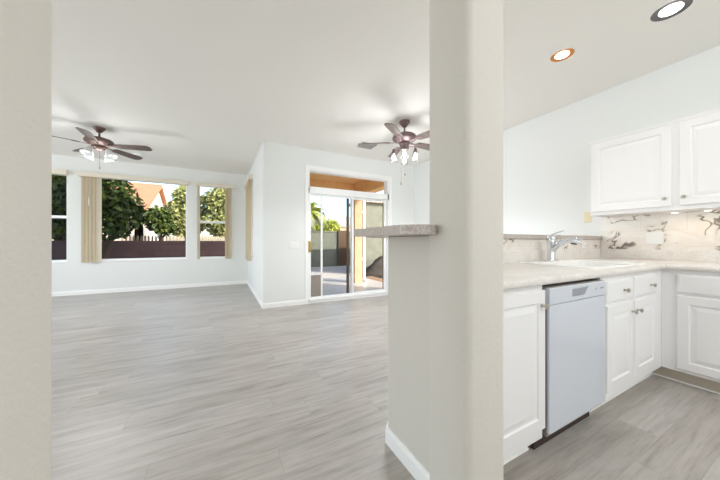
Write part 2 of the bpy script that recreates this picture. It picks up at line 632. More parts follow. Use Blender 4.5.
YC = 0.62
bm = bmesh.new()
prism(bm, rounded([(-2.5, YC), (-0.316, YC), (-0.316, YC + 0.19), (-2.5, YC + 0.19)], [0, 0.022, 0.022, 0]), 0, 2.95)
struct('wall_left', bm, WALLW, 'textured wall end at the left edge of the photo', 'wall', smooth=True, auto=35)
bm = bmesh.new()
prism(bm, rounded([(0.733, YC), (0.937, YC), (0.937, YC + 0.200), (0.733, YC + 0.200)], [0.028, 0.03, 0.02, 0.02], 8), 0, 2.95)
struct('wall_column', bm, WALLW, 'textured floor to ceiling wall end with rounded corners', 'wall', smooth=True, auto=35)

# half wall under the bar top: from the column, round an angled corner, then behind the sink
HZ = 1.113
bm = bmesh.new()
prism(bm, rounded([(0.80, YC + 0.18), (0.80, 1.207), (0.93, 1.3375), (0.93, YC + 0.18)], [0, 0.02, 0, 0]), 0, HZ)
struct('wall_half', bm, WALLW, 'pale half wall under the speckled bar top beside the column', 'wall', smooth=True, auto=35)
bm = bmesh.new()
prism(bm, [(0.93, 1.3375), (1.0909, 1.50), (XE, 1.50), (XE, YB), (0.93, YB)], 0, HZ)
struct('wall_sink', bm, WALL, 'pale half wall behind the kitchen sink', 'wall')

# ------------------------------------------------------------------ baseboards
def baseboard(name, pts, label, h=0.085, t=0.014):
    """runs along a polyline; the board stands to the left of travel"""
    bm = bmesh.new()
    prof = [(0, 0), (t, 0), (t, h - 0.018), (t * 0.65, h - 0.008), (t * 0.5, h), (0, h)]
    P = [Vector((*p, 0)) for p in pts]
    rings = []
    for i, p in enumerate(P):
        ds = []
        if i > 0:
            ds.append((P[i] - P[i - 1]).normalized())
        if i < len(P) - 1:
            ds.append((P[i + 1] - P[i]).normalized())
        ns = [Vector((-d.y, d.x, 0)) for d in ds]
        m = sum(ns, Vector()).normalized()
        k = 1 / max(0.2, m.dot(ns[0]))
        rings.append([p + m * (a * k) + Vector((0, 0, z)) for a, z in prof])
    loops(bm, rings)
    return struct(name, bm, TRIM, label, 'baseboard')
baseboard('baseboard_far', [(XN, YD), (XN, YW), (-5.95, YW)][::1], 'white baseboard along the far wall and the side wall')
baseboard('baseboard_door', [(1.30, YD), (XN, YD)], 'white baseboard between the wall corner and the patio door')
baseboard('baseboard_dining', [(XE, 1.5), (XE, YD), (3.14, YD)], 'white baseboard right of the patio door')
baseboard('baseboard_half', [(0.80, YC + 0.195), (0.80, 1.207), (1.09, 1.50)], 'white baseboard at the foot of the half wall')

# ------------------------------------------------------------------ windows in the far wall
def window(name, u0, u1, label, rail, P, glass_at=0.10):
    t = thing(name, label, 'window', P((u0 + u1) / 2, WZ0, 0), kind='structure')
    bm = bmesh.new()
    Q = lambda u, v, q: P(u, v, 0.07 + q)
    bars = []
    if rail:
        bars = [(u0 + 0.03, u1 - 0.03, rail - 0.028, rail + 0.028)]
    frame_ring(bm, u0, u1, WZ0, WZ1, 0.032, 0.06, Q, bars)
    finish('window_frame', bm, VINYL, t)
    bm = bmesh.new()
    loops(bm, [[P(u0 + .03, WZ0 + .03, glass_at), P(u1 - .03, WZ0 + .03, glass_at), P(u1 - .03, WZ1 - .03, glass_at), P(u0 + .03, WZ1 - .03, glass_at)]], True, False)
    finish('window_glass', bm, GLASS, t)
    bm = bmesh.new()
    prism(bm, [(u0, WZ0 - 0.018), (u1, WZ0 - 0.018), (u1, WZ0 + 0.004), (u0, WZ0 + 0.004)], -0.012, 0.07, lambda u, v, q: P(u, v, q))
    finish('window_sill', bm, TRIM, t)
    return t
PF = lambda u, v, q: (u, YW + q, v)
PN = lambda u, v, q: (XN + q, u, v)
window('window_1', *W_L, 'narrow single hung window at the left edge, without slats drawn', 1.60, PF)
window('window_2', *W_M, 'wide picture window onto the garden', None, PF)
window('window_3', *W_R, 'single hung window right of the wide picture window', 1.585, PF)
window('window_4', *W_N, 'window in the side wall beside the room corner, seen edge on', None, PN)

# ------------------------------------------------------------------ sliding patio door
dr = thing('door_1', 'white sliding glass patio door with transom and pet door insert', 'door', (2.2, YD, 0), kind='structure')
PD = lambda u, v, q: (u, YD + q, v)
bm = bmesh.new()
frame_ring(bm, DX0, DX1, 0.0, DZ1, 0.035, 0.14, lambda u, v, q: PD(u, v, q + 0.005), [(DX0, DX1, 1.955, 2.072), (DX0, DX1, 0.03, 0.07)])
finish('door_frame', bm, VINYL, dr)
bm = bmesh.new()
PC = lambda u, v, q: PD(u, v, -q)
for a, b, c, d in ((DX0 - 0.05, DX0 + 0.01, 0, DZ1 + 0.05), (DX1 - 0.01, DX1 + 0.05, 0, DZ1 + 0.05), (DX0 + 0.01, DX1 - 0.01, DZ1 - 0.01, DZ1 + 0.05)):
    prism(bm, [(a, c), (b, c), (b, d), (a, d)], 0, 0.016, PC)
finish('casing', bm, TRIM, dr)
def pane(name, u0, u1, v0, v1, q, parent, mat=GLASS):
    bm = bmesh.new()
    loops(bm, [[PD(u0, v0, q), PD(u1, v0, q), PD(u1, v1, q), PD(u0, v1, q)]], True, False)
    return finish(name, bm, mat, parent)
pane('transom_glass', DX0 + .03, DX1 - .03, 2.07, DZ1 - .03, 0.09, dr)
bm = bmesh.new()
frame_ring(bm, DX0 + 0.035, 2.265, 0.07, 1.955, 0.034, 0.03, lambda u, v, q: PD(u, v, q + 0.045))
sp = finish('sliding_panel', bm, VINYL, dr)
pane('sliding_glass', DX0 + .06, 2.235, .10, 1.93, 0.06, sp)
bm = bmesh.new()
box(bm, (1.352, YD - 0.028, 0.905), (1.392, YD + 0.0, 1.105), 0.006)
box(bm, (1.36, YD - 0.05, 0.93), (1.384, YD - 0.024, 1.08), 0.008)
tag(finish('door_handle', bm, BRASS, sp), 'brass door pull')
bm = bmesh.new()
frame_ring(bm, 2.225, DX1 - 0.035, 0.07, 1.955, 0.036, 0.03, lambda u, v, q: PD(u, v, q + 0.085))
fp = finish('fixed_panel', bm, VINYL, dr)
pane('fixed_glass', 2.25, DX1 - .06, .10, 1.93, 0.10, fp)
bm = bmesh.new()
frame_ring(bm, 2.155, DX1 - 0.022, 0.03, 2.0, 0.05, 0.018, lambda u, v, q: PD(u, v, q + 0.125))
tag(finish('screen_frame', bm, BRONZE, dr), 'dark bronze screen door frame')
bm = bmesh.new()
box(bm, (1.603, YD + 0.052, 0.10), (1.637, YD + 0.072, 1.93))
box(bm, (1.405, YD + 0.052, 0.49), (1.603, YD + 0.072, 0.515))
pp = finish('pet_door_panel', bm, VINYL, dr)
tag(finish('pet_door_flap', bx((1.425, YD + 0.05, 0.10), (1.603, YD + 0.068, 0.49), 0.004), GREY, pp), 'grey pet door flap')

# ------------------------------------------------------------------ vertical blinds
def blind(name_label, u0, u1, stacks, P, wand=None, zb=0.665):
    t = thing('vertical_blind', name_label, 'blind', P((u0 + u1) / 2, 2.44, 0))
    bm = bmesh.new()
    prism(bm, [(u0, 2.44), (u1, 2.44), (u1, 2.53), (u0, 2.53)], -0.10, -0.004, P)
    bmesh.ops.bevel(bm, geom=list(bm.edges), offset=0.004, segments=1, affect='EDGES')
    finish('valance', bm, VAL, t)
    for (a, b, n, ang) in stacks:
        for i in range(n):
            u = a + (b - a) * (i + 0.5) / n
            th = R(ang + (14 if i % 2 else -14))
            hw = 0.044
            pts = []
            for s in range(7):
                x = -hw + 2 * hw * s / 6
                bow = 0.006 * (1 - (x / hw) ** 2)
                pts.append((u + x * math.cos(th) - bow * math.sin(th), -0.052 + x * math.sin(th) + bow * math.cos(th)))
            bm = bmesh.new()
            th2 = 0.0012
            ring = pts + [(p[0], p[1] + th2) for p in pts[::-1]]
            loops(bm, [[P(p[0], zb, p[1]) for p in ring], [P(p[0], 2.445, p[1]) for p in ring]])
            finish('slat', bm, BLIND, t, smooth=True, auto=40)
    if wand is not None:
        bm = bmesh.new()
        tube(bm, [P(wand, 2.44, -0.105), P(wand, 1.98, -0.105)], 0.002, 6)
        wd_ = finish('wand', bm, BLIND, t)
        bm = bmesh.new()
        tube(bm, [P(wand, 2.0, -0.105), P(wand, 1.84, -0.105)], 0.009, 8)
        finish('wand_grip', bm, PLATE, wd_)
    return t
blind('cream valance of the left edge window without visible slats', -3.76, -2.765, [], PF)
blind('tan vertical blind stacked at the left of the wide picture window', -2.60, -0.695, [(-2.53, -2.275, 9, 48)], PF, wand=-2.43)
blind('tan vertical blind stacked at the right of the single hung window', -0.545, 0.295, [(0.10, 0.215, 4, 40), (-0.513, -0.472, 1, 70)], PF)
blind('tan vertical blind drawn across the narrow side wall window', 6.12, 7.27, [(6.2, 7.23, 13, 24)], PN)

# ------------------------------------------------------------------ outlet and switch plates
def plate(name, label, P, u, v, wd, ht, mat, kind, group=None):
    t = thing(name, label, 'outlet' if kind == 'outlet' else 'switch', P(u, v, 0), group)
    bm = bmesh.new()
    loops(bm, [[P(u + a * wd / 2 * k, v + b * ht / 2 * k, q) for a, b in ((-1, -1), (1, -1), (1, 1), (-1, 1))] for k, q in ((1, 0), (1, 0.003), (0.94, 0.006))])
    finish('plate', bm, mat, t)
    n = max(1, round(wd / 0.07))
    for i in range(n):
        cu = u + (i - (n - 1) / 2) * 0.046
        if kind == 'outlet':
            for s in (-1, 1):
                bm = bmesh.new()
                cv = v + s * 0.02
                prism(bm, [(cu - 0.016, cv - 0.013), (cu + 0.016, cv - 0.013), (cu + 0.016, cv + 0.013), (cu - 0.016, cv + 0.013)], 0.005, 0.008, P)
                rc = finish('receptacle', bm, mat, t)
                bm = bmesh.new()
                for q in (-0.006, 0.006):
                    prism(bm, [(cu + q - 0.0012, cv - 0.004), (cu + q + 0.0012, cv - 0.004), (cu + q + 0.0012, cv + 0.006), (cu + q - 0.0012, cv + 0.006)], 0.0075, 0.0086, P)
                finish('slots', bm, SLOT, rc)
        else:
            bm = bmesh.new()
            prism(bm, [(cu - 0.016, v - 0.033), (cu + 0.016, v - 0.033), (cu + 0.016, v + 0.033), (cu - 0.016, v + 0.033)], 0.005, 0.010, P)
            finish('rocker', bm, mat, t)
    return t
plate('outlet_plate', 'white outlet low on the far wall below the single hung window', lambda u, v, q: (u, YW - q, v), -0.213, 0.42, 0.07, 0.115, PLATE, 'outlet')
plate('switch_plate', 'white light switch plate on the wall left of the patio door', lambda u, v, q: (u, YD - q, v), 1.10, 1.03, 0.165, 0.115, PLATE, 'switch')
plate('switch_plate', 'small almond plate on the wall left of the upper cabinets', lambda u, v, q: (XE - q, u, v), 1.48, 1.372, 0.072, 0.125, PLATEB, 'switch')

# ------------------------------------------------------------------ kitchen: cabinets
def PS(x0, y, z0):
    return lambda u, v, d: (x0 + u, y - d, z0 + v)
def PE(x, y0, z0):                       # right run: u runs toward the camera (-Y), d out of the wall (-X)
    return lambda u, v, d: (x - d, y0 - u, z0 + v)

def rect_loops(bm, P, wd, ht, prof):
    rings = []
    for ins, d in prof:
        rings.append([P(ins, ins, d), P(wd - ins, ins, d), P(wd - ins, ht - ins, d), P(ins, ht - ins, d)])
    loops(bm, rings)
RAISED = [(0, 0), (0, 0.015), (0.004, 0.019), (0.058, 0.019), (0.064, 0.0125), (0.074, 0.0125), (0.098, 0.0178), (0.102, 0.0178)]
SLABP = [(0, 0), (0, 0.011), (0.004, 0.016), (0.014, 0.019)]

def door(parent, P, wd, ht, prof=RAISED, name='door', mat=CAB):
    bm = bmesh.new()
    rect_loops(bm, P, wd, ht, prof)
    return finish(name, bm, mat, parent)
def knob(parent, P, u, v):
    bm = bmesh.new()
    O = Vector(P(u, v, 0.0185))
    X, Y, Z = (Vector(P(u + 1, v, 0.0185)) - O), (Vector(P(u, v + 1, 0.0185)) - O), (Vector(P(u, v, 1.0185)) - O)
    lathe(bm, [(0.009, 0), (0.009, 0.002), (0.0055, 0.004), (0.005, 0.014), (0.012, 0.018), (0.015, 0.023), (0.0135, 0.028), (0.006, 0.031)], O, 18, X, Y, Z)
    return finish('knob', bm, NICKEL, parent, smooth=True, auto=50)

def carcass(bm, P, wd, zt0=0.105, z1=0.874, depth=0.59):
    """base cabinet box with a recessed toe kick, profile extruded along u"""
    pr = [(0, zt0), (0, z1), (-depth, z1), (-depth, 0.0), (-0.075, 0.0), (-0.075, zt0)]
    loops(bm, [[P(0, z, d) for d, z in pr], [P(wd, z, d) for d, z in pr]])

def toe(parent, P, wd):
    bm = bmesh.new()
    loops(bm, [[P(0, z, d) for d, z in ((-0.075, 0.001), (-0.072, 0.001), (-0.072, 0.104), (-0.075, 0.104))],
               [P(wd, z, d) for d, z in ((-0.075, 0.001), (-0.072, 0.001), (-0.072, 0.104), (-0.075, 0.104))]])
    tk = finish('toe_kick', bm, CABIN, parent)
    bm = bmesh.new()
    loops(bm, [[P(0.0, z, d) for d, z in ((-0.072, 0.001), (-0.064, 0.001), (-0.066, 0.008), (-0.072, 0.011))],
               [P(wd, z, d) for d, z in ((-0.072, 0.001), (-0.064, 0.001), (-0.066, 0.008), (-0.072, 0.011))]])
    finish('toe_trim', bm, TRIM, tk)

# cabinet left of the dishwasher
cb = thing('base_cabinet', 'white base cabinet with one raised panel door left of the dishwasher', 'cabinet', (1.2, 1.05, 0), 'white base cabinets')
P = PS(0.935, YF, 0)
bm = bmesh.new(); carcass(bm, P, 0.49); finish('body', bm, CAB, cb)
toe(cb, P, 0.49)
Pd = PS(0.965, YF, 0.165)
d_ = door(cb, Pd, 0.455, 0.683)
knob(d_, Pd, 0.422, 0.612)

# sink base cabinet
cb = thing('base_cabinet', 'white sink base cabinet with two drawer fronts and two doors right of the dishwasher', 'cabinet', (2.55, 1.05, 0), 'white base cabinets')
P = PS(2.046, YF, 0)
bm = bmesh.new(); carcass(bm, P, 1.032, z1=0.72); box(bm, (2.046, YF, 0.7201), (3.078, YF + 0.02, 0.874)); finish('body', bm, CAB, cb)
toe(cb, P, 1.10)
for i, (u0, u1) in enumerate(((2.094, 2.483), (2.512, 2.905))):
    Pd = PS(u0, YF, 0.708)
    q = door(cb, Pd, u1 - u0, 0.136, SLABP, 'drawer_front')
    knob(q, Pd, 0.235 if i == 0 else 0.275, 0.066)
    Pd = PS(u0, YF, 0.16)
    q = door(cb, Pd, u1 - u0, 0.530)
    knob(q, Pd, (u1 - u0 - 0.03) if i == 0 else 0.03, 0.46)

# right run base cabinet
cb = thing('base_cabinet', 'white corner base cabinet with wide drawer along the right wall', 'cabinet', (3.4, 0.2, 0), 'white base cabinets')
P = PE(XR, YF - 0.0003, 0)
bm = bmesh.new(); carcass(bm, P, 1.35, depth=0.612); finish('body', bm, CAB, cb)
toe(cb, PE(XR, YF + 0.07, 0), 1.42)
for k in range(2):
    Pd = PE(XR, 0.675 - 0.63 * k, 0.706)
    q = door(cb, Pd, 0.60, 0.135, SLABP, 'drawer')
    knob(q, Pd, 0.30, 0.068)
    Pd = PE(XR, 0.675 - 0.63 * k, 0.13)
    q = door(cb, Pd, 0.60, 0.552)
    knob(q, Pd, 0.56, 0.49)

# ------------------------------------------------------------------ dishwasher
dw = thing('dishwasher', 'white built in dishwasher between the white base cabinets', 'dishwasher', (1.76, 1.05, 0))
DX = (1.438, 2.043)
finish('body', bx((DX[0] + 0.004, YF - 0.012, 0.11), (DX[1] - 0.004, YF + 0.56, 0.858)), DWSIDE, dw)
finish('toe_panel', bx((DX[0] + 0.006, YF + 0.05, 0.002), (DX[1] - 0.006, YF + 0.066, 0.112)), DARK, dw)
yd0 = YF - 0.028
finish('door', bx((DX[0], yd0, 0.13), (DX[1], YF - 0.012, 0.770), 0.005), DW, dw)
cpz = (0.774, 0.855)
bm = bmesh.new()
HR = (1.655, 1.83, 0.795, 0.836)
panel(bm, DX[0], DX[1], cpz[0], cpz[1] - 0.006, [HR], 0.03, lambda u, v, q: (u, yd0 + q, v))
loops(bm, [[(DX[0], yd0, cpz[1] - 0.006), (DX[1], yd0, cpz[1] - 0.006), (DX[1], YF - 0.012, cpz[1] - 0.006), (DX[0], YF - 0.012, cpz[1] - 0.006)],
           [(DX[0], yd0 + 0.006, cpz[1]), (DX[1], yd0 + 0.006, cpz[1]), (DX[1], YF - 0.012, cpz[1]), (DX[0], YF - 0.012, cpz[1])]])
cp = finish('control_panel', bm, DW, dw)
bm = bmesh.new()
prism(bm, [(1.655, 0.795), (1.78, 0.795), (1.83, 0.836), (1.655, 0.836)], 0.006, 0.02, lambda u, v, q: (u, yd0 + q, v))
finish('handle_recess', bm, DWGREY, cp)
bm = bmesh.new()
prism(bm, [(1.78, 0.795), (1.83, 0.795), (1.83, 0.836)], -0.001, 0.02, lambda u, v, q: (u, yd0 + q, v))
finish('handle_lip', bm, DW, cp)
for u in (1.92, 1.98, 2.005):
    bm = bmesh.new()
    box(bm, (u - 0.007, yd0 - 0.002, 0.812), (u + 0.007, yd0 + 0.004, 0.822), 0.001)
    finish('button', bm, DWGREY, cp)

# ------------------------------------------------------------------ countertop with lip
ct = thing('countertop', 'speckled beige L shaped laminate countertop with low splash lip', 'countertop', (2.4, 1.0, 0.876))
SK = (2.10, 2.95, 0.80, 1.31)
bm = bmesh.new()
panel(bm, 0.932, XE - 0.001, 0.738, YB - 0.004, [(SK[0] + 0.03, SK[1] - 0.03, SK[2] + 0.03, SK[3] - 0.03)], CT - 0.876, lambda u, v, q: (u, v, 0.876 + q))
panel(bm, XR - 0.020, XE - 0.001, -0.62, 0.738, [], CT - 0.876, lambda u, v, q: (u, v, 0.876 + q))
nose = [(0, 0.876), (-0.007, 0.878), (-0.0115, 0.886), (-0.013, 0.897), (-0.011, 0.906), (-0.006, 0.912), (0, CT)]
loops(bm, [[(0.932, 0.738 + a, z) for a, z in nose], [(XR - 0.020, 0.738 + a, z) for a, z in nose]])
loops(bm, [[(XR - 0.020 + a, 0.738, z) for a, z in nose], [(XR - 0.020 + a, -0.62, z) for a, z in nose]])
finish('slab', bm, COUNTER, ct)
bm = bmesh.new()
box(bm, (0.932, YB - 0.020, CT), (XE - 0.001, YB - 0.004, CT + 0.10), 0.003)
finish('splash_lip', bm, COUNTER, ct)
bm = bmesh.new()
box(bm, (XE - 0.021, -0.62, CT), (XE - 0.001, YB - 0.020, CT + 0.10), 0.003)
finish('splash_lip', bm, COUNTER, ct)

# tile backsplashes
struct('trim_1', bx((0.932, YB - 0.009, CT + 0.10), (XE - 0.001, YB - 0.0005, HZ)), MARBLE_S, 'veined marble tile strip behind the sink', 'backsplash')
struct('trim_2', bx((XE - 0.009, -0.62, CT + 0.10), (XE - 0.0005, 1.362, 1.372)), MARBLE_E, 'veined marble tile backsplash under the upper cabinets', 'backsplash')
plate('outlet_plate', 'white outlet on the marble strip behind the sink faucet', lambda u, v, q: (u, YB - 0.009 - q, v), 3.33, 1.066, 0.07, 0.09, PLATE, 'outlet')
plate('switch_plate', 'white double plate on the marble tile under the upper cabinets', lambda u, v, q: (XE - 0.009 - q, u, v), 0.955, 1.123, 0.125, 0.115, PLATE, 'switch')

# ------------------------------------------------------------------ sink and faucet
sk = thing('sink', 'white drop in kitchen sink in the speckled countertop', 'sink', (2.525, 1.05, CT))
def rr(x0, x1, y0, y1, r, z, seg=5):
    return [(p[0], p[1], z) for p in rounded([(x0, y0), (x1, y0), (x1, y1), (x0, y1)], r, seg)]
bm = bmesh.new()
x0, x1, y0, y1 = SK
loops(bm, [rr(x0, x1, y0, y1, 0.05, CT), rr(x0 + .002, x1 - .002, y0 + .002, y1 - .002, 0.05, CT + 0.008), rr(x0 + .012, x1 - .012, y0 + .012, y1 - .012, 0.05, CT + 0.012),
           rr(x0 + .035, x1 - .035, y0 + .035, y1 - .085, 0.05, CT + 0.010), rr(x0 + .042, x1 - .042, y0 + .042, y1 - .092, 0.05, CT),
           rr(x0 + .06, x1 - .06, y0 + .06, y1 - .11, 0.05, CT - 0.16), rr(x0 + .085, x1 - .085, y0 + .085, y1 - .135, 0.04, CT - 0.18)], cap0=False)
finish('basin', bm, SINKM, sk, smooth=True, auto=50)
bm = bmesh.new()
lathe(bm, [(0.045, CT - 0.180), (0.045, CT - 0.177), (0.03, CT - 0.178), (0.028, CT - 0.179)], (2.525, 1.03, 0))
finish('drain', bm, CHROME, sk, smooth=True, auto=50)

fz = CT + 0.012
fc = thing('faucet', 'chrome single lever kitchen faucet on the white sink', 'faucet', (2.52, 1.27, fz))
fx, fy = 2.52, 1.268
bm = bmesh.new()
loops(bm, [rr(fx - .10, fx + .10, fy - .028, fy + .028, 0.027, fz), rr(fx - .098, fx + .098, fy - .026, fy + .026, 0.025, fz + .008), rr(fx - .07, fx + .07, fy - .02, fy + .02, 0.018, fz + .012)])
finish('base_plate', bm, CHROME, fc, smooth=True, auto=40)
bm = bmesh.new()
lathe(bm, [(0.031, fz + .008), (0.029, fz + .03), (0.030, fz + .10), (0.035, fz + .16), (0.036, fz + .19), (0.030, fz + .215), (0.014, fz + .225)], (fx, fy, 0))
finish('body', bm, CHROME, fc, smooth=True, auto=50)
bm = bmesh.new()
tube(bm, [(fx, fy - 0.005, fz + .085), (fx, fy - 0.04, fz + .125), (fx, fy - 0.08, fz + .158), (fx, fy - 0.12, fz + .172)], [0.027, 0.025, 0.021, 0.020], 14)
finish('spout', bm, CHROME, fc, smooth=True, auto=50)
bm = bmesh.new()
tube(bm, [(fx, fy - 0.115, fz + .172), (fx, fy - 0.15, fz + .176), (fx, fy - 0.19, fz + .172), (fx, fy - 0.215, fz + .162)], [0.020, 0.025, 0.026, 0.022], 14)
sh = finish('spray_head', bm, CHROME, fc, smooth=True, auto=50)
bm = bmesh.new()
tube(bm, [(fx, fy - 0.1505, fz + .153), (fx, fy - 0.185, fz + .150)], 0.012, 10)
finish('spray_button', bm, SLOT, sh)
bm = bmesh.new()
tube(bm, [(fx, fy + 0.005, fz + .218), (fx + 0.01, fy - 0.03, fz + .236), (fx + 0.02, fy - 0.085, fz + .256)], [0.014, 0.010, 0.007], 10, 0.6)
finish('lever', bm, CHROME, fc, smooth=True, auto=50)

# ------------------------------------------------------------------ upper cabinet
uc = thing('upper_cabinet', 'white wall mounted upper cabinet with two raised panel doors', 'cabinet', (3.54, 0.77, 1.356))
UX = 3.396
bm = bmesh.new()
box(bm, (UX, 0.15, 1.358), (XE - 0.0005, 1.340, 2.105))
box(bm, (UX - 0.004, 0.15, 2.090), (XE - 0.0005, 1.345, 2.118), 0.003)
finish('body', bm, CAB, uc)
for k, (ya, yb) in enumerate(((1.322, 0.776), (0.729, 0.183))):
    Pd = PE(UX, ya, 1.392)
    q = door(uc, Pd, ya - yb, 0.690)
    knob(q, Pd, (ya - yb - 0.035) if k == 0 else 0.025, 0.066)

# under-cabinet puck lights
def puck(label, y):
    t = thing('puck_light', label, 'lamp', (3.585, y, 1.3575), 'puck lights under the upper cabinet')
    bm = bmesh.new()
    lathe(bm, [(0.034, 1.3575), (0.034, 1.349), (0.030, 1.347), (0.020, 1.347)], (3.585, y, 0), 24)
    finish('housing', bm, PLATE, t, smooth=True, auto=40)
    bm = bmesh.new()
    lathe(bm, [(0.020, 1.3475), (0.018, 1.346), (0.01, 1.3455)], (3.585, y, 0), 24)
    finish('lens', bm, LAMPW, t, smooth=True)
    d = bpy.data.lights.new('puck_lamp', 'SPOT')
    d.energy = 0.4
    d.color = (1.0, 0.74, 0.44)
    d.spot_size = R(150)
    d.spot_blend = 0.8
    d.shadow_soft_size = 0.02
    o = bpy.data.objects.new('puck_lamp', d)
    C.objects.link(o)
    o.parent = t
    o.location = (0, 0, -0.022)
puck('small puck light under the middle of the upper cabinet, nearer the sink', 0.80)
puck('small puck light under the upper cabinet, nearer the right photo edge', 0.62)

# ------------------------------------------------------------------ bar top
bp = rounded([(0.60, 0.81), (0.665, 0.757), (0.7215, 0.757), (0.7325, 0.775), (0.7325, YC + 0.203), (0.93, YC + 0.203), (0.93, YB - 0.028), (XE - 0.001, YB - 0.028), (XE - 0.001, 1.72), (1.02, 1.72), (0.60, 1.22)],
             [0.03, 0.03, 0.004, 0, 0, 0, 0, 0, 0, 0.05, 0.06], 6)
bm = bmesh.new()
loops(bm, [[(x, y, HZ + 0.002) for x, y in bp], [(x, y, HZ + 0.039) for x, y in bp]])
tag(finish('bar_top', bm, LEDGE), 'speckled grey laminate bar top lying on the half wall beside the column', 'counter')

# ------------------------------------------------------------------ recessed ceiling lights
def downlight(label, x, y, r, baf, lamp_mat, power, col):
    t = thing('recessed_light', label, 'lamp', (x, y, ZC), 'recessed lights in the kitchen ceiling')
    bm = bmesh.new()
    lathe(bm, [(r, ZC - 0.0005), (r, ZC - 0.003), (r - 0.006, ZC - 0.005), (r - 0.008, ZC - 0.002), (r - 0.008, ZC - 0.0005)], (x, y, 0), 40, cap0=False, cap1=False)
    finish('trim_ring', bm, PLATE, t, smooth=True, auto=40)
    bm = bmesh.new()
    lathe(bm, [(r - 0.007, ZC - 0.004), (r - 0.03, ZC - 0.001), (r * 0.54, ZC - 0.0008)], (x, y, 0), 40, cap0=False, cap1=False)
    finish('reflector', bm, baf, t, smooth=True)
    bm = bmesh.new()
    lathe(bm, [(r * 0.56, ZC - 0.0009), (r * 0.52, ZC - 0.005), (r * 0.3, ZC - 0.007)], (x, y, 0), 32, cap0=False)
    finish('lamp_lens', bm, lamp_mat, t, smooth=True)
    d = bpy.data.lights.new('recessed_lamp', 'SPOT')
    d.energy = power
    d.color = col
    d.spot_size = R(112)
    d.spot_blend = 0.8
    d.shadow_soft_size = 0.05
    o = bpy.data.objects.new('recessed_lamp', d)
    C.objects.link(o)
    o.parent = t
    o.location = (0, 0, -0.03)
downlight('recessed light with copper reflector in the kitchen ceiling', 2.66, 1.25, 0.093, BAFC, LAMP, 4, (1.0, 0.98, 0.96))
downlight('recessed light with pewter grey reflector near the top right corner', 2.825, 0.65, 0.106, BAFG, LAMP, 7, (1.0, 0.98, 0.96))
for (x, y) in ((1.2, -0.6), (2.6, -1.4)):
    pass

# ------------------------------------------------------------------ ceiling fans
def blade_mesh(r0, r1, wd, pitch):
    bm = bmesh.new()
    pts = []
    n = 16
    L = r1 - r0
    side = []
    for i in range(n + 1):
        t = i / n
        wv = wd * (0.40 + 0.12 * min(1, t * 1.6))
        if t > 0.86:
            k = (t - 0.86) / 0.14
            wv *= math.sqrt(max(0.0, 1 - 0.75 * k * k))
        if t < 0.06:
            wv *= 0.7 + 0.3 * t / 0.06
        side.append((r0 + L * t, wv))
    poly = [(x, -q) for x, q in side] + [(x, q) for x, q in side[::-1]]
    prism(bm, poly, -0.003, 0.003)
    bmesh.ops.transform(bm, matrix=Matrix.Rotation(pitch, 4, 'X'), verts=bm.verts)
    return bm

